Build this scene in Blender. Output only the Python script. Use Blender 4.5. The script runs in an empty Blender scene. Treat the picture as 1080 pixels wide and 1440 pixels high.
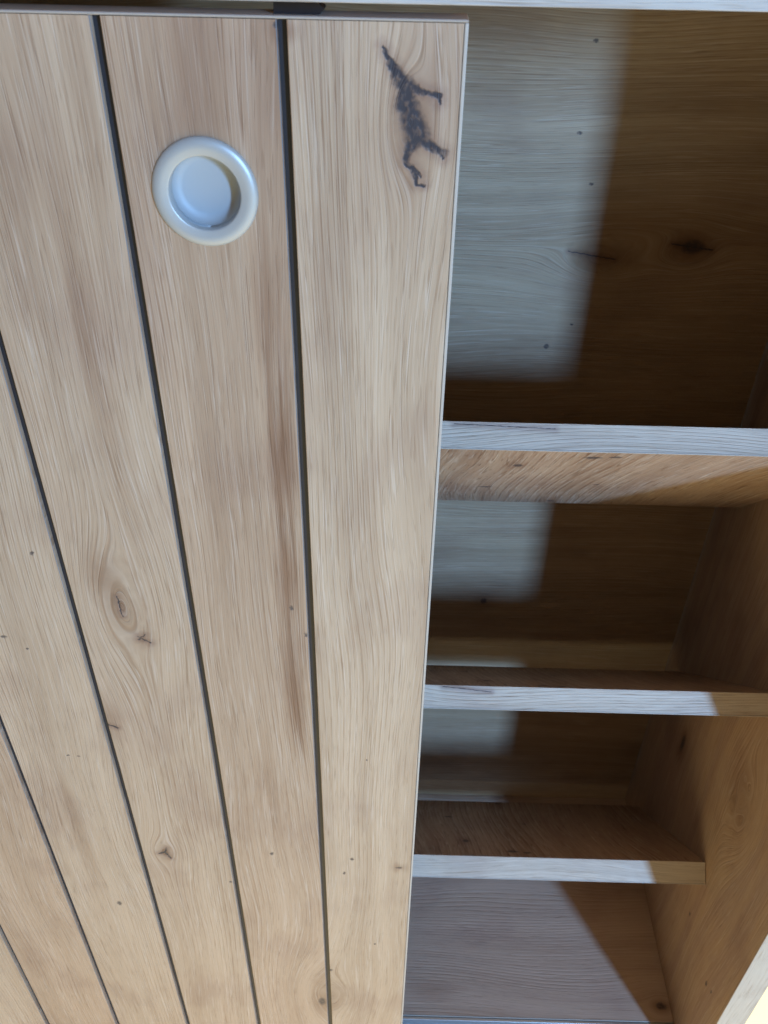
import bpy, bmesh, math
from mathutils import Matrix, Vector

# ------------------------------------------------------------------ camera, world, lamps, exposure
scene = bpy.context.scene
COL = scene.collection
cam_data = bpy.data.cameras.new("camera")
cam_data.sensor_fit = 'VERTICAL'
cam_data.sensor_height = 36.0
cam_data.sensor_width = 27.0
cam_data.lens = 1269.6 / 1440 * 36.0
cam_data.clip_start = 0.01
cam_data.clip_end = 60
cam = bpy.data.objects.new("camera", cam_data)
COL.objects.link(cam)
_R = Vector((0.999682, 0.01948843, 0.01600285))
_D = Vector((0.02465332, -0.62190967, -0.78270082))
_F = Vector((-0.00530128, 0.78284645, -0.62219236))
_m = Matrix.Identity(4)
for i in range(3):
    _m[i][0] = _R[i]; _m[i][1] = -_D[i]; _m[i][2] = -_F[i]
_m[0][3], _m[1][3], _m[2][3] = -0.03624146, -0.53933692, 0.18827119
cam.matrix_world = _m
cam_data.dof.use_dof = True
cam_data.dof.focus_distance = 0.76
cam_data.dof.aperture_fstop = 16.0
scene.camera = cam

world = bpy.data.worlds.new("World")
scene.world = world
world.use_nodes = True
bg = world.node_tree.nodes["Background"]
bg.inputs[0].default_value = (1.0, 0.72, 0.42, 1)      # warm light of the yellow painted room
bg.inputs[1].default_value = 0.245

def window_light(name, loc, aim, sx, sy, power, color):
    ld = bpy.data.lights.new(name, 'AREA')
    ld.shape = 'RECTANGLE'; ld.size = sx; ld.size_y = sy
    ld.energy = power; ld.color = color
    o = bpy.data.objects.new(name, ld); COL.objects.link(o)
    o.location = loc
    o.rotation_euler = (Vector(aim) - Vector(loc)).to_track_quat('-Z', 'Y').to_euler()
    return o
AIM = (0.20, 0.20, -0.45)
window_light("window_light", (2.46, -4.0, 1.20), AIM, 0.30, 0.74, 250, (0.285, 0.545, 1.0))
window_light("window_light_lower", (2.46, -4.0, 0.40), AIM, 0.24, 0.90, 60, (0.36, 0.66, 1.0))

sd = bpy.data.lights.new("sunlit_floor_light", 'SPOT')
sd.energy = 1540; sd.color = (1.0, 0.83, 0.60); sd.spot_size = math.radians(40); sd.spot_blend = 0.3; sd.shadow_soft_size = 0.05
so = bpy.data.objects.new("sunlit_floor_light", sd); COL.objects.link(so)
so.location = (0.9, 0.0, 3.6)
so.rotation_euler = (Vector((0.45, -1.30, -1.36)) - so.location).to_track_quat('-Z', 'Y').to_euler()

scene.view_settings.view_transform = 'Standard'
scene.view_settings.look = 'None'
scene.view_settings.exposure = 0.0
scene.view_settings.gamma = 1.0

# ------------------------------------------------------------------ node helpers
class NT:
    """small expression builder for shader nodes"""
    def __init__(self, name):
        self.mat = bpy.data.materials.new(name)
        self.mat.use_nodes = True
        self.t = self.mat.node_tree
        self.b = self.t.nodes["Principled BSDF"]
    def n(self, kind, **kw):
        nd = self.t.nodes.new(kind)
        for k, v in kw.items(): setattr(nd, k, v)
        return nd
    def put(self, sock, v):
        if hasattr(v, 'is_linked') or isinstance(v, bpy.types.NodeSocket): self.t.links.new(v, sock)
        else: sock.default_value = v
    def m(self, op, a, b=0.0, c=0.0, clamp=False):
        nd = self.n('ShaderNodeMath', operation=op); nd.use_clamp = clamp
        self.put(nd.inputs[0], a); self.put(nd.inputs[1], b); self.put(nd.inputs[2], c)
        return nd.outputs[0]
    def vec(self, x, y, z=0.0):
        nd = self.n('ShaderNodeCombineXYZ')
        self.put(nd.inputs[0], x); self.put(nd.inputs[1], y); self.put(nd.inputs[2], z)
        return nd.outputs[0]
    def noise(self, v, scale=1.0, detail=2.0, rough=0.5, color=False):
        nd = self.n('ShaderNodeTexNoise')
        nd.inputs['Scale'].default_value = scale; nd.inputs['Detail'].default_value = detail
        nd.inputs['Roughness'].default_value = rough
        self.put(nd.inputs['Vector'], v)
        return nd.outputs['Color' if color else 0]
    def step(self, x, lo, hi):        # smoothstep from lo to hi (lo may exceed hi)
        nd = self.n('ShaderNodeMapRange', interpolation_type='SMOOTHSTEP')
        if lo > hi:
            nd.inputs[1].default_value = hi; nd.inputs[2].default_value = lo
            nd.inputs[3].default_value = 1.0; nd.inputs[4].default_value = 0.0
        else:
            nd.inputs[1].default_value = lo; nd.inputs[2].default_value = hi
        self.put(nd.inputs[0], x)
        return nd.outputs[0]
    def mix(self, f, a, b):
        nd = self.n('ShaderNodeMix', data_type='RGBA')
        self.put(nd.inputs[0], f)
        for s, v in ((nd.inputs[6], a), (nd.inputs[7], b)):
            self.put(s, v if not isinstance(v, tuple) else (*v[:3], 1.0))
        return nd.outputs[2]
    def mul(self, c, f, col):         # multiply colour c by col with factor f
        nd = self.n('ShaderNodeMix', data_type='RGBA', blend_type='MULTIPLY')
        self.put(nd.inputs[0], f); self.put(nd.inputs[6], c); self.put(nd.inputs[7], (*col, 1.0))
        return nd.outputs[2]
    def bump(self, h, strength, dist):
        nd = self.n('ShaderNodeBump')
        nd.inputs['Strength'].default_value = strength; nd.inputs['Distance'].default_value = dist
        self.put(nd.inputs['Height'], h)
        self.t.links.new(nd.outputs[0], self.b.inputs['Normal'])

def wood(name, ua, va, seed=0.0, base=(0.50, 0.345, 0.245), dark=(0.40, 0.262, 0.178), light=(0.60, 0.46, 0.33),
         knots=(), dots=(), blots=(), cracks=(), board=0.0, coarse=1.0, rough=0.5, contrast=1.0, wav=1.0, bump=0.35, jit=0.0045):
    """printed oak: u runs across the grain, v along it (metres, object space).
    knots (u,v,ru,rv); dots (u,v,ru,rv); blots (u,v,ru,rv,strength); cracks (u0,v0,u1,v1,w0,w1)"""
    s = NT(name)
    tc = s.n('ShaderNodeTexCoord')
    sp = s.n('ShaderNodeSeparateXYZ'); s.t.links.new(tc.outputs['Object'], sp.inputs[0])
    u, v = sp.outputs[ua], sp.outputs[va]
    off = seed
    if board:                                            # every board has its own figure
        off = s.m('MULTIPLY_ADD', s.m('FLOOR', s.m('DIVIDE', u, board)), 3.77, seed)
    # slow waver of the grain, then the flow of the grain round the knots
    w = s.noise(s.vec(s.m('MULTIPLY', u, 6.0), s.m('MULTIPLY', v, 2.1), off), 1.0, 1.0)
    phi = s.m('MULTIPLY_ADD', s.m('SUBTRACT', w, 0.5), 0.065 * wav, u)
    rough_n = s.noise(s.vec(s.m('MULTIPLY', u, 160.0), s.m('MULTIPLY', v, 110.0), off), 1.0, 3.0)
    knotcol = None
    kn_n = s.noise(s.vec(s.m('MULTIPLY', u, 30.0), s.m('MULTIPLY', v, 14.0), 3.0), 1.0, 1.0) if knots else None
    for (ku, kv, ru, rv) in knots:
        du = s.m('SUBTRACT', u, ku); dv = s.m('SUBTRACT', v, kv)
        a = s.m('DIVIDE', du, ru); b = s.m('DIVIDE', dv, rv)
        rho2 = s.m('MULTIPLY_ADD', a, a, s.m('MULTIPLY', b, b))
        rho = s.m('MULTIPLY_ADD', s.m('SUBTRACT', kn_n, 0.5), 0.38, s.m('SQRT', rho2))
        mk = s.m('EXPONENT', s.m('MULTIPLY', rho2, -1.3))
        far = s.m('MULTIPLY_ADD', s.m('DIVIDE', du, s.m('ADD', rho2, 1.0)), -1.0, phi)   # bends outward
        ring = s.m('MULTIPLY_ADD', rho, ru * 0.7, ku)
        phi = s.m('MULTIPLY_ADD', mk, s.m('SUBTRACT', ring, far), far)
        core = s.step(s.m('ADD', rho, s.m('MULTIPLY', rough_n, 0.8)), 1.45, 0.5)
        knotcol = core if knotcol is None else s.m('MAXIMUM', knotcol, core)
    # grain signals
    def g(fu, fv, det, r=0.5, o=0.0):
        return s.noise(s.vec(s.m('MULTIPLY', phi, fu / coarse), s.m('MULTIPLY', v, fv), s.m('ADD', off, o) if o else off), 1.0, det, r)
    broad = g(34, 1.5, 2)
    mid = g(170, 2.2, 3, .6)
    fine = g(820, 13.0, 2, .6)
    pores = g(900, 42.0, 1)
    lines = g(330, 3.6, 2, .5, 9.0)                     # long embossed pore lines: a dark groove beside a light lip
    gate = s.step(g(420, 22.0, 1, .5, 4.0), 0.40, 0.62)
    la = s.m('DIVIDE', s.m('SUBTRACT', lines, 0.47), 0.020)
    lb = s.m('DIVIDE', s.m('SUBTRACT', lines, 0.515), 0.020)
    ldark = s.m('MULTIPLY', s.m('EXPONENT', s.m('MULTIPLY', s.m('MULTIPLY', la, la), -1.0)), gate)
    llight = s.m('MULTIPLY', s.m('EXPONENT', s.m('MULTIPLY', s.m('MULTIPLY', lb, lb), -1.0)), gate)
    wob = s.m('MULTIPLY', g(30, 2.0, 2), 9.0)
    phase = s.m('ADD', s.m('MULTIPLY', phi, 2 * math.pi * 205 / coarse), wob)
    where = s.m('MULTIPLY_ADD', s.step(g(22, 1.6, 1), 0.38, 0.62), 0.85, 0.15)
    gate2 = s.m('MULTIPLY_ADD', s.step(g(520, 30.0, 1, .5, 14.0), 0.34, 0.60), 0.75, 0.25)
    ringm = s.m('MULTIPLY', s.m('MULTIPLY', s.step(s.m('SINE', phase), 0.35, 1.0), where), gate2)
    ringh = s.m('MULTIPLY', s.m('MULTIPLY', s.step(s.m('SINE', s.m('ADD', phase, -1.5)), 0.45, 1.0), where), gate2)
    c = s.mix(s.step(broad, 0.28, 0.70), dark, base)
    c = s.mix(s.m('MULTIPLY', s.step(mid, 0.45, 0.75), 0.34 * contrast), c, light)
    c = s.mix(s.m('MULTIPLY', s.step(mid, 0.48, 0.25), 0.35 * contrast), c, dark)
    if board:
        c = s.mul(c, s.step(s.m('SINE', s.m('MULTIPLY_ADD', s.m('FLOOR', s.m('DIVIDE', u, board)), 2.3, 0.4)), -1.0, 1.0), (0.90, 0.85, 0.83))
    c = s.mul(c, s.m('MULTIPLY', ringm, 0.62 * contrast), (0.72, 0.62, 0.55))
    c = s.mix(s.m('MULTIPLY', ringh, 0.17 * contrast), c, (0.80, 0.72, 0.62))
    c = s.mul(c, s.m('MULTIPLY', s.step(fine, 0.50, 0.28), 0.40 * contrast), (0.80, 0.75, 0.70))
    c = s.mix(s.m('MULTIPLY', s.step(fine, 0.56, 0.74), 0.22 * contrast), c, (0.74, 0.65, 0.54))
    c = s.mul(c, s.m('MULTIPLY', ldark, 0.70 * contrast), (0.66, 0.58, 0.52))
    c = s.mix(s.m('MULTIPLY', llight, 0.26 * contrast), c, (0.82, 0.75, 0.66))
    pm = s.step(pores, 0.60, 0.72)
    c = s.mul(c, s.m('MULTIPLY', pm, 0.35 * contrast), (0.62, 0.55, 0.50))
    blotch = s.noise(s.vec(s.m('MULTIPLY', u, 14.0), s.m('MULTIPLY', v, 7.0), 5.0 + seed), 1.0, 3.0)
    c = s.mul(c, s.step(blotch, 0.52, 0.30), (0.86, 0.83, 0.84))
    if knotcol is not None:
        c = s.mul(c, s.m('MULTIPLY', knotcol, 0.30), (0.50, 0.42, 0.36))
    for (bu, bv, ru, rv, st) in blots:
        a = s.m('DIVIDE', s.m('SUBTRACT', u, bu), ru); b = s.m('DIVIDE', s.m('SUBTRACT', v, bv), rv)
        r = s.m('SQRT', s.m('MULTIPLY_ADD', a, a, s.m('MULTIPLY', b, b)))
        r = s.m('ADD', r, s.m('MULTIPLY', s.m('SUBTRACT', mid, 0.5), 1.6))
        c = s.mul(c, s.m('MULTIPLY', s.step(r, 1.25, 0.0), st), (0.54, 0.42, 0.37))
    hole = None
    if dots or cracks:
        nz = s.n('ShaderNodeSeparateXYZ')
        s.t.links.new(s.noise(s.vec(u, v, 2.0 + seed), 230.0, 3.0, 0.6, color=True), nz.inputs[0])
        uu = s.m('MULTIPLY_ADD', s.m('SUBTRACT', nz.outputs[0], 0.5), jit, u)
        vv = s.m('MULTIPLY_ADD', s.m('SUBTRACT', nz.outputs[1], 0.5), jit, v)
        for (bu, bv, ru, rv) in dots:
            a = s.m('DIVIDE', s.m('SUBTRACT', uu, bu), ru); b = s.m('DIVIDE', s.m('SUBTRACT', vv, bv), rv)
            r = s.m('MULTIPLY_ADD', a, a, s.m('MULTIPLY', b, b))
            k = s.m('MULTIPLY', s.step(r, 1.5, 0.1), 0.85)
            hole = k if hole is None else s.m('MAXIMUM', hole, k)
        halo = None
        for (x0, y0, x1, y1, w0, w1) in cracks:
            dx, dy = x1 - x0, y1 - y0; L2 = dx * dx + dy * dy
            pu = s.m('SUBTRACT', uu, x0); pv = s.m('SUBTRACT', vv, y0)
            t = s.m('MULTIPLY_ADD', pu, dx / L2, s.m('MULTIPLY', pv, dy / L2), clamp=True)
            ex = s.m('MULTIPLY_ADD', t, -dx, pu); ey = s.m('MULTIPLY_ADD', t, -dy, pv)
            d = s.m('SQRT', s.m('MULTIPLY_ADD', ex, ex, s.m('MULTIPLY', ey, ey)))
            wd = s.m('MULTIPLY_ADD', t, w1 - w0, w0)
            q = s.m('DIVIDE', d, wd)
            k = s.step(q, 1.25, 0.45)
            hole = k if hole is None else s.m('MAXIMUM', hole, k)
            h = s.step(s.m('DIVIDE', d, s.m('ADD', wd, 0.006)), 1.0, 0.1)
            halo = h if halo is None else s.m('MAXIMUM', halo, h)
        if halo is not None:
            c = s.mul(c, s.m('MULTIPLY', halo, 0.60), (0.58, 0.50, 0.54))
        grit = s.noise(s.vec(s.m('MULTIPLY', u, 330.0), s.m('MULTIPLY', v, 250.0), off), 1.0, 3.0)
        hole = s.m('MULTIPLY', hole, s.m('MULTIPLY_ADD', s.step(grit, 0.70, 0.44), 0.42, 0.57))
        c = s.mix(hole, c, (0.038, 0.036, 0.046))
    s.put(s.b.inputs['Base Color'], c)
    s.b.inputs['Roughness'].default_value = rough
    s.b.inputs['Specular IOR Level'].default_value = 0.35
    h = s.m('MULTIPLY_ADD', s.m('MAXIMUM', ldark, ringm), -1.6, s.m('MULTIPLY_ADD', pm, -0.6, fine))
    if hole is not None: h = s.m('MULTIPLY_ADD', hole, -1.5, h)
    s.bump(h, bump, 0.0006)
    return s.mat

def plain(name, col, rough=0.5, metal=0.0, spec=0.5, grain=0.0, gscale=400.0):
    s = NT(name)
    tc = s.n('ShaderNodeTexCoord')
    nz = s.noise(tc.outputs['Object'], gscale, 3.0)
    c = s.mix(nz, tuple(x * (1 - grain) for x in col), tuple(min(1, x * (1 + grain)) for x in col))
    s.put(s.b.inputs['Base Color'], c)
    s.put(s.b.inputs['Roughness'], s.m('MULTIPLY_ADD', nz, 0.12, rough - 0.06))
    s.b.inputs['Metallic'].default_value = metal
    s.b.inputs['Specular IOR Level'].default_value = spec
    s.bump(nz, 0.05, 0.0003)
    return s.mat

# ------------------------------------------------------------------ materials
CR = [(-.046, .0815, -.041, .0734, .0006, .0014), (-.041, .0734, -.037, .0669, .0014, .0022),
      (-.037, .0669, -.0322, .0609, .0022, .0032), (-.0322, .0609, -.0335, .0522, .0032, .0030),
      (-.0322, .0600, -.029, .0448, .0022, .0040), (-.029, .0448, -.0253, .0358, .0040, .0042),
      (-.0322, .0609, -.0236, .0593, .0018, .0010), (-.0236, .0593, -.0136, .0570, .0010, .0010),
      (-.0136, .057, -.0131, .0530, .0010, .0006),
      (-.0253, .0358, -.0162, .0295, .0028, .0017), (-.0162, .0295, -.0100, .0262, .0017, .0017),
      (-.0106, .0269, -.0096, .0229, .0012, .0006),
      (-.0253, .0358, -.0300, .0270, .0030, .0018), (-.0300, .0270, -.0316, .0204, .0018, .0010),
      (-.0316, .0204, -.0266, .0165, .0010, .0010), (-.0266, .0165, -.0227, .0128, .0009, .0007),
      (-.0266, .0165, -.0246, .0083, .0010, .0008), (-.0246, .0083, -.0207, .0076, .0009, .0006),
      (-.2605, -.337, -.2595, -.360, .0006, .0008), (-.250, -.384, -.2405, -.392, .0007, .0012),
      (-.250, -.388, -.2440, -.382, .0010, .0007),
      (-.2800, -.728, -.2727, -.7246, .0012, .0020), (-.2727, -.7246, -.2700, -.716, .0018, .0008),
      (-.2727, -.7246, -.2680, -.737, .0018, .0010), (-.2980, -.505, -.2890, -.510, .0010, .0014)]
CR = [(a, b, c_, d, w0 * 1.8, w1 * 1.8) if i < 18 else (a, b, c_, d, w0, w1) for i, (a, b, c_, d, w0, w1) in enumerate(CR)]
DOTS = [(-.3417, -.8378, .0030, .0050), (-.3207, -.2914, .0016, .0026), (-.3675, -.3886, .0028, .0018),
        (-.3505, -.4032, .0012, .0012), (-.1155, -.3453, .0020, .0030), (-.1045, -.3772, .0018, .0030),
        (-.1553, -.7218, .0020, .0030), (-.2060, -.7835, .0024, .0018), (-.0673, -.7289, .0022, .0030),
        (-.0762, -.7587, .0016, .0032), (-.0153, -.7438, .0040, .0024), (-.0965, -.9919, .0030, .0030),
        (-.1095, -1.083, .0050, .0110), (-.1020, .0905, .0030, .0020), (-.3450, -.5550, .0018, .0012),
        (-.3350, -.5560, .0016, .0012), (-.0400, -.92, .0012, .0018), (-.0520, -.55, .0010, .0016)]
BLOTS_AND_SHADE = [(-.2690, -.3150, .020, .045, .62), (-.2600, -.350, .018, .030, .35), (-.1185, -.075, .014, .075, .65),
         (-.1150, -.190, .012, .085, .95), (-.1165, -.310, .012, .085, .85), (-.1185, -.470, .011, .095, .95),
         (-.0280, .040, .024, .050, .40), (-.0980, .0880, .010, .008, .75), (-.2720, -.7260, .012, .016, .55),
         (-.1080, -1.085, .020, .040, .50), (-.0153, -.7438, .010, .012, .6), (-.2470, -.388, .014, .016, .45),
         (-.2920, -.500, .012, .030, .40), (-.3000, -.140, .016, .110, .25), (-.0500, .020, .050, .100, .32), (-.1500, .050, .060, .090, .28), (-.2500, .02, .06, .12, .34), (-.0550, -.30, .016, .16, .22), (-.1450, -.62, .02, .14, .25), (-.2350, -.12, .018, .16, .3), (-.3600, -.70, .016, .16, .35)]  # wide blots near the top are shade painted into the door colour
KN = [(-.2580, -.3480, .026, .075), (-.0290, .0430, .013, .030), (-.2727, -.7246, .014, .026), (-.0950, -1.060, .034, .085)]
door_wood = wood("oak_print_door", 0, 2, 0.0, base=(0.550, 0.415, 0.292), dark=(0.450, 0.328, 0.226), light=(0.625, 0.50, 0.372), contrast=0.85, knots=KN, dots=DOTS, blots=BLOTS_AND_SHADE, cracks=CR, board=0.1, rough=0.48)
back_wood = wood("oak_print_back", 2, 0, 11.0, base=(0.445, 0.340, 0.230), dark=(0.355, 0.262, 0.172), light=(0.56, 0.455, 0.33), knots=[(-.2170, .200, .030, .055), (-.2030, .292, .026, .034)],
                 dots=[(-.3296, .1485, .0035, .0035), (-.0831, .1516, .0020, .0030), (-.1350, .172, .0018, .0026),
                       (.0034, .1546, .0022, .0030), (-.3000, .1750, .0016, .0022), (-.7565, .1092, .0060, .0050), (-.2020, .2960, .0085, .0130)],
                 blots=[(-.2010, .295, .022, .030, .90), (-.2170, .200, .016, .040, .65), (-.7565, .109, .018, .020, .5),
                        (-.0500, .27, .05, .10, .3)],
                 cracks=[(-.2105, .158, -.2185, .212, .0006, .0008), (-.1990, .272, -.205, .318, .0008, .0012)], rough=0.5, contrast=0.8, bump=.25, jit=.003)
side_wood = wood("oak_print_side", 1, 2, 23.0, knots=[(.125, -.790, .045, .080), (.31, -.91, .012, .03)],
                 dots=[(.3110, -.915, .0060, .0200), (.0322, -1.0718, .0030, .0060), (.0164, -1.0611, .0022, .0040),
                       (.1274, -1.0669, .0026, .0036)],
                 blots=[(.311, -.915, .020, .050, .8)], rough=0.5, contrast=0.8, bump=.25, base=(0.50, 0.34, 0.21))
shelf_wood = wood("oak_print_shelf", 0, 1, 37.0, dots=[(.0725, .2250, .0080, .0040), (.0885, .0801, .0050, .0080), (.165, .3300, .0050, .0060),
                  (.1500, .0290, .0090, .0060), (.1700, .0240, .0060, .0050), (.1900, .1900, .0040, .0030)],
                  blots=[(.0780, .30, .05, .10, .4), (.16, .34, .03, .05, .5), (.0885, .0801, .014, .03, .6)], rough=0.5, coarse=2.2, contrast=1.35)
bottom_wood = wood("oak_print_bottom", 1, 0, 51.0, base=(0.52, 0.40, 0.32), dark=(0.43, 0.32, 0.25), dots=[(.0776, .3975, .0060, .0080)], knots=[(.0776, .3975, .018, .022)],
                   blots=[(.0776, .397, .012, .02, .8), (.09, .05, .02, .05, .4)], rough=0.42, contrast=.6)
edge_wood = wood("pale_oak_edging", 2, 0, 67.0, base=(0.60, 0.59, 0.56), dark=(0.50, 0.49, 0.465), light=(0.70, 0.69, 0.67),
                 rough=0.5, coarse=1.0, contrast=.9, )
upright_edge = wood("pale_oak_edging_upright", 0, 2, 71.0, base=(0.52, 0.485, 0.43), dark=(0.45, 0.415, 0.365), light=(0.58, 0.545, 0.49),
                    rough=0.5, contrast=.8)
thin_edge = plain("pale_edge_strip", (0.49, 0.45, 0.40), 0.5, grain=.08)
groove_lip = plain("groove_lip", (0.16, 0.18, 0.21), 0.4, grain=.06)
top_edge = plain("door_top_edging", (0.42, 0.37, 0.32), 0.5, grain=.08)
groove_black = plain("groove_charcoal", (0.016, 0.018, 0.026), 0.45, grain=.2)
handle_mat = plain("satin_silver_paint", (0.445, 0.465, 0.465), 0.42, metal=0.30, grain=.02, gscale=900)
cup_mat = plain("satin_silver_cup", (0.40, 0.44, 0.47), 0.60, metal=0.2, grain=.02, gscale=900)
black_plastic = plain("black_plastic", (0.012, 0.011, 0.014), 0.35, grain=.1)
rail_metal = plain("brushed_aluminium", (0.55, 0.60, 0.64), 0.35, metal=0.8, grain=.04)
floor_mat = plain("pale_yellow_floor", (0.84, 0.73, 0.43), 0.55, grain=.03, gscale=30)
wall_mat = plain("cream_wall_paint", (0.84, 0.78, 0.52), 0.8, grain=.02, gscale=60)

# ------------------------------------------------------------------ mesh helpers
def empty(name, loc, label, cat):
    o = bpy.data.objects.new(name, None); COL.objects.link(o)
    o.empty_display_size = 0.05
    o.location = loc; o['label'] = label; o['category'] = cat
    return o

def link(name, bm, mats, parent=None, loc=None, smooth=False, recalc=True):
    """vertices are given in world coordinates; children keep object space = world axes through the origin"""
    if recalc: bmesh.ops.recalc_face_normals(bm, faces=bm.faces)
    me = bpy.data.meshes.new(name); bm.to_mesh(me); bm.free()
    for mt in (mats if isinstance(mats, (list, tuple)) else [mats]): me.materials.append(mt)
    if smooth:
        for p in me.polygons: p.use_smooth = True
    o = bpy.data.objects.new(name, me); COL.objects.link(o)
    if parent:
        o.parent = parent
        base = Vector((0, 0, 0)); q = parent
        while q: base += q.location; q = q.parent
        o.location = (Vector(loc) if loc else Vector((0, 0, 0))) - base
    return o

def box(x0, x1, y0, y1, z0, z1, bevel=0.0, seg=1):
    bm = bmesh.new()
    bmesh.ops.create_cube(bm, size=1.0)
    for v in bm.verts:
        v.co = Vector((x0 if v.co.x < 0 else x1, y0 if v.co.y < 0 else y1, z0 if v.co.z < 0 else z1))
    if bevel:
        bmesh.ops.bevel(bm, geom=list(bm.edges), offset=bevel, segments=seg, profile=0.5, affect='EDGES', clamp_overlap=True)
    return bm

def prism_xz(poly, y0, y1):
    """polygon given in x,z pulled from y0 to y1"""
    bm = bmesh.new()
    a = [bm.verts.new((x, y0, z)) for x, z in poly]; b = [bm.verts.new((x, y1, z)) for x, z in poly]
    bm.faces.new(a); bm.faces.new(b[::-1])
    for i in range(len(poly)):
        j = (i + 1) % len(poly); bm.faces.new((a[i], a[j], b[j], b[i]))
    return bm

def prism_xy(poly, z0, z1, flagged=()):
    bm = bmesh.new()
    a = [bm.verts.new((x, y, z0)) for x, y in poly]; b = [bm.verts.new((x, y, z1)) for x, y in poly]
    bm.faces.new(a); bm.faces.new(b[::-1])
    for i in range(len(poly)):
        j = (i + 1) % len(poly); f = bm.faces.new((a[i], a[j], b[j], b[i]))
        if i in flagged: f.material_index = 1
    return bm

def lathe(profile, cx, cz, oval=1.0, n=96):
    """profile of (radius, y) turned about the y axis through (cx, cz)"""
    bm = bmesh.new(); rings = []
    for r, y in profile:
        if r < 1e-6: rings.append([bm.verts.new((cx, y, cz))]); continue
        rings.append([bm.verts.new((cx + r * math.cos(2 * math.pi * k / n), y, cz + oval * r * math.sin(2 * math.pi * k / n))) for k in range(n)])
    for A, B in zip(rings, rings[1:]):
        for k in range(n):
            l = (k + 1) % n
            if len(B) == 1: bm.faces.new((A[k], A[l], B[0]))
            elif len(A) == 1: bm.faces.new((A[0], B[l], B[k]))
            else: bm.faces.new((A[k], A[l], B[l], B[k]))
    return bm

# ------------------------------------------------------------------ the setting: floor and wall
FLOOR_Z = -1.36
o = link("floor", box(-4, 5, -5, 0.60, FLOOR_Z - 0.05, FLOOR_Z), floor_mat); o['kind'] = 'structure'
o = link("wall", box(-4, 5, 0.60, 0.70, FLOOR_Z, 1.4), wall_mat); o['kind'] = 'structure'

# ------------------------------------------------------------------ the cabinet
XL, XR, TH = -0.62, 0.4115, 0.037
ZT, ZB, YB = 0.105, -1.2505, 0.441
cab = empty("shoe_cabinet", (-0.10, 0.22, FLOOR_Z), "open oak print cabinet with three sloping shelves, behind the grooved sliding door", "cabinet")
link("back_panel", box(XL + .001, XR - .001, YB, YB + 0.006, ZB - .03, ZT + .03), back_wood, cab)
def side_panel(x0, x1, name="side_panel"):
    p = link(name, box(x0, x1, -0.0188, YB + 0.012, FLOOR_Z, ZT - .0004), side_wood, cab)
    link("edge_band", box(x0, x1, -0.020, -0.0190, FLOOR_Z, ZT - .0004, 0.0004), upright_edge, p)
    return p
side_panel(XR, XR + TH)
side_panel(XL - TH, XL)
tp = link("top_panel", box(XL - TH, XR + TH, -0.0188, YB + 0.012, ZT, ZT + TH), wood("oak_print_top", 1, 0, 81.0), cab)
link("edge_band", box(XL - TH, XR + TH, -0.020, -0.0190, ZT, ZT + TH, 0.0004), edge_wood, tp)
bp = link("bottom_panel", box(XL + .0005, XR - .0005, 0.0558, YB - .0005, ZB - 0.034, ZB), bottom_wood, cab)
link("edge_band", box(XL + .0005, XR - .0005, 0.0545, 0.0555, ZB - 0.034, ZB + .0004, 0.0003), thin_edge, bp)
link("plinth", box(XL + .0005, XR - .0005, 0.030, 0.0535, FLOOR_Z, ZB - 0.036), upright_edge, cab)
# guide rail of the sliding door, with its two lips
bm = bmesh.new()
for b in (box(XL + .001, XR - .001, -0.016, 0.0535, ZB - .016, ZB - .013), box(XL + .001, XR - .001, 0.0490, 0.0533, ZB - .013, ZB - .0006, .0006),
          box(XL + .001, XR - .001, 0.020, 0.0225, ZB - .013, ZB - .004), box(XL + .001, XR - .001, -0.016, -0.0135, ZB - .013, ZB - .004)):
    me = bpy.data.meshes.new("t"); b.to_mesh(me); b.free(); bm.from_mesh(me); bpy.data.meshes.remove(me)
link("bottom_rail", bm, rail_metal, cab)

def shelf(zt, ang, th):
    """sloping shelf: its front top corner at y=.1417, running down to the back"""
    a = math.radians(ang)
    L = (0.388 - 0.1417) / math.cos(a)
    p = link("shelf", box(XL + .001, XR - .0006, 0.0012, L, -th, 0), shelf_wood, cab, loc=(0, 0.1417, zt))
    p.rotation_euler = (-a, 0, 0)
    e = link("edge_band", box(XL + .001, XR - .0006, 0.0, 0.0010, -th - .0003, 0.0003, 0.0003), edge_mat(zt), None)
    e.parent = p
    st = link("edge_strip", box(XL + .0012, XR - .0008, -0.0004, 0.0006, -th - .0005, -th + .0007, 0.0002), thin_edge, None)
    st.parent = p
    return p
def edge_mat(zt, cache={}):
    if zt not in cache:
        cr = {0: [(-.0020, .020, -.0045, .110, .0004, .0004)], 1: [(-.0012, .03, -.0060, .085, .0005, .0004)]}.get(len(cache), ())
        cache[zt] = wood("pale_oak_shelf_edging", 2, 0, 67.0 + 5 * len(cache), base=(0.69, 0.605, 0.50), dark=(0.54, 0.465, 0.38),
                         light=(0.78, 0.72, 0.63), coarse=.7, contrast=1.2, cracks=cr, rough=.5, jit=.0012)
    return cache[zt]
shelf(-0.2480, 45.2, 0.0245)
shelf(-0.6020, 44.3, 0.0255)
shelf(-0.9546, 44.0, 0.0290)

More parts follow.
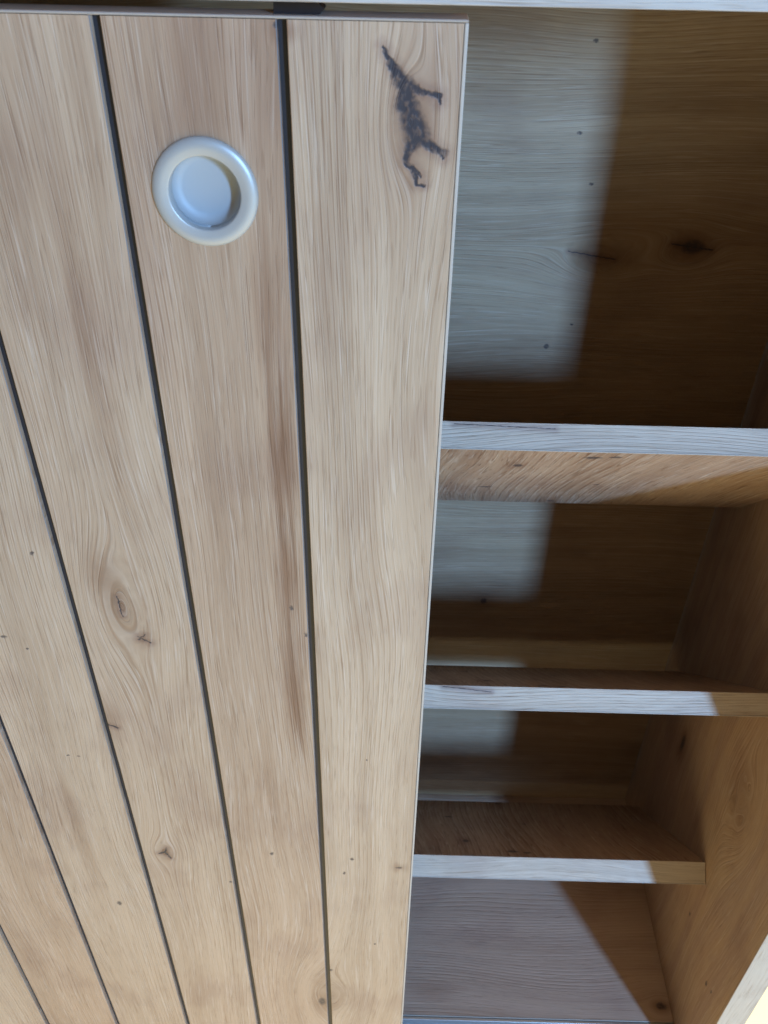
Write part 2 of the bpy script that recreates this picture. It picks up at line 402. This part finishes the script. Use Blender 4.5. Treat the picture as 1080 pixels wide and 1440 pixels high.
# ------------------------------------------------------------------ the sliding door
DZ0, DZ1, W, NP, G = -1.246, 0.0952, 0.1, 6, 0.0027
door = empty("sliding_door", (-0.30, 0.009, DZ0), "oak print sliding door of six upright boards with black grooves and round silver pull", "sliding door")
door['kind'] = 'thing'
link("core_board", box(-NP * W + .0022, -0.0022, 0.0052, 0.0178, DZ0 + .001, DZ1 - .0016), groove_black, door)
c = 0.0005
for i in range(NP):
    x1 = -i * W - (0.0023 if i == 0 else G); x0 = -(i + 1) * W + (0.0023 if i == NP - 1 else G)
    poly = [(x0 + c, 0.0), (x1 - c, 0.0), (x1, c * .9), (x1, 0.0050), (x0, 0.0050), (x0, c * .9)]
    if i == 1:                                           # the board the round pull is let into: cut in two round it
        bm = bmesh.new()
        hx, hr = -0.1506, 0.0300
        n = 64; z0, z1 = DZ0 + .0005, DZ1 - .0018
        circ = [(hx + hr * math.cos(2 * math.pi * k / n), hr * 1.03 * math.sin(2 * math.pi * k / n)) for k in range(n)]
        def rim_pt(ang):                                 # point of the surrounding square-ish frame
            ca, sa = math.cos(ang), math.sin(ang)
            fx0, fx1, fz0, fz1 = x0 + c, x1 - c, -0.06, 0.06
            ts = []
            if ca > 1e-9: ts.append((fx1 - hx) / ca)
            if ca < -1e-9: ts.append((fx0 - hx) / ca)
            if sa > 1e-9: ts.append(fz1 / sa)
            if sa < -1e-9: ts.append(fz0 / sa)
            t = min(ts); return (hx + t * ca, t * sa)
        angs = sorted(set([2 * math.pi * k / n for k in range(n)] + [math.atan2(z, x - hx) % (2 * math.pi) for x in (x0 + c, x1 - c) for z in (-.06, .06)]))
        inner = [bm.verts.new((hx + hr * math.cos(a), 0, hr * 1.03 * math.sin(a))) for a in angs]
        inner2 = [bm.verts.new((hx + hr * math.cos(a), 0.0050, hr * 1.03 * math.sin(a))) for a in angs]
        outer = [bm.verts.new((rim_pt(a)[0], 0, rim_pt(a)[1])) for a in angs]
        m_ = len(angs)
        for k in range(m_):
            l = (k + 1) % m_
            bm.faces.new((inner[k], inner[l], outer[l], outer[k])); bm.faces.new((inner[k], inner2[k], inner2[l], inner[l]))
        def q(*pts):
            vs = [bm.verts.new(p) for p in pts]; return bm.faces.new(vs)
        q((x0 + c, 0, z0), (x1 - c, 0, z0), (x1 - c, 0, -.06), (x0 + c, 0, -.06))
        q((x0 + c, 0, .06), (x1 - c, 0, .06), (x1 - c, 0, z1), (x0 + c, 0, z1))
        for xa, xb in ((x1 - c, x1), (x0 + c, x0)):
            f = q((xa, 0, z0), (xb, c * .9, z0), (xb, c * .9, z1), (xa, 0, z1)); f.material_index = 1 if xb == x1 else 0
            q((xb, c * .9, z0), (xb, .005, z0), (xb, .005, z1), (xb, c * .9, z1))
        q((x0, .001, z1), (x1, .001, z1), (x1, .005, z1), (x0, .005, z1))
        bmesh.ops.remove_doubles(bm, verts=bm.verts, dist=1e-6)
        link("board", bm, [door_wood, groove_lip], door)
        continue
    bm = prism_xy(poly, DZ0 + .0005, DZ1 - .0018, flagged=(1,) if i else ())
    link("board", bm, [door_wood, groove_lip], door)
link("edge_band", box(-NP * W, 0.0, -0.0001, 0.0180, DZ1 - .0015, DZ1, .0004), top_edge, door)
link("edge_band", box(-0.0020, 0.0001, -0.0001, 0.0180, DZ0, DZ1 - .0016, .0005, 2), thin_edge, door)
link("edge_band", box(-NP * W, -NP * W + 0.0020, -0.0001, 0.0180, DZ0, DZ1 - .0016, .0005, 2), thin_edge, door)
# black top guide clipped to the door's upper edge
link("door_guide", prism_xz([(-.1045, DZ1 + .0002), (-.0800, DZ1 + .0002), (-.0770, DZ1 + .0030), (-.0815, DZ1 + .0062), (-.1045, DZ1 + .0068)], 0.0040, 0.0150), black_plastic, door)
# round pull: a raised ring and a sunken cup
OV = 1.03
hx = -0.1506; R = 0.0318; r = 0.0214
ring = [(R - .0002, 0.0004), (R, -0.0006), (R - .0005, -0.0016), (R - .0014, -0.0024), (R - .0028, -0.0030), (R - .0045, -0.0033),
        (R - .0065, -0.0032), (r + .0022, -0.0028), (r + .0010, -0.0026), (r + .0003, -0.0024), (r, -0.0019), (r - .0001, -0.0010), (r - .0002, 0.0010)]
hd = link("pull_handle", lathe(ring, hx, 0, OV), handle_mat, door, smooth=True)
cup = [(r - .0002, .0010), (r - .0003, .0045)]
for k in range(0, 13):
    a = k / 12 * math.pi / 2
    cup.append((r - .0003 - .0060 * (1 - math.cos(a)), .0045 + .0060 * math.sin(a)))
cup += [(r * .4, .0108), (0.0, .0109)]
link("cup", lathe(cup, hx, 0, OV), cup_mat, hd, smooth=True)
# the cup passes through the core: that is why the core is cut there
core = bpy.data.objects["core_board"]
bm = bmesh.new(); bm.from_mesh(core.data)
bmesh.ops.delete(bm, geom=list(bm.verts), context='VERTS')
xa, xb, za, zb_ = -NP * W + .0022, -0.0022, DZ0 + .001, DZ1 - .0016
h = 0.026
for bx in ((xa, hx - h, za, zb_), (hx + h, xb, za, zb_), (hx - h, hx + h, za, -h), (hx - h, hx + h, h, zb_)):
    t = box(bx[0], bx[1], .0052, .0178, bx[2], bx[3]); me = bpy.data.meshes.new("t"); t.to_mesh(me); t.free(); bm.from_mesh(me); bpy.data.meshes.remove(me)
bm.to_mesh(core.data); bm.free()
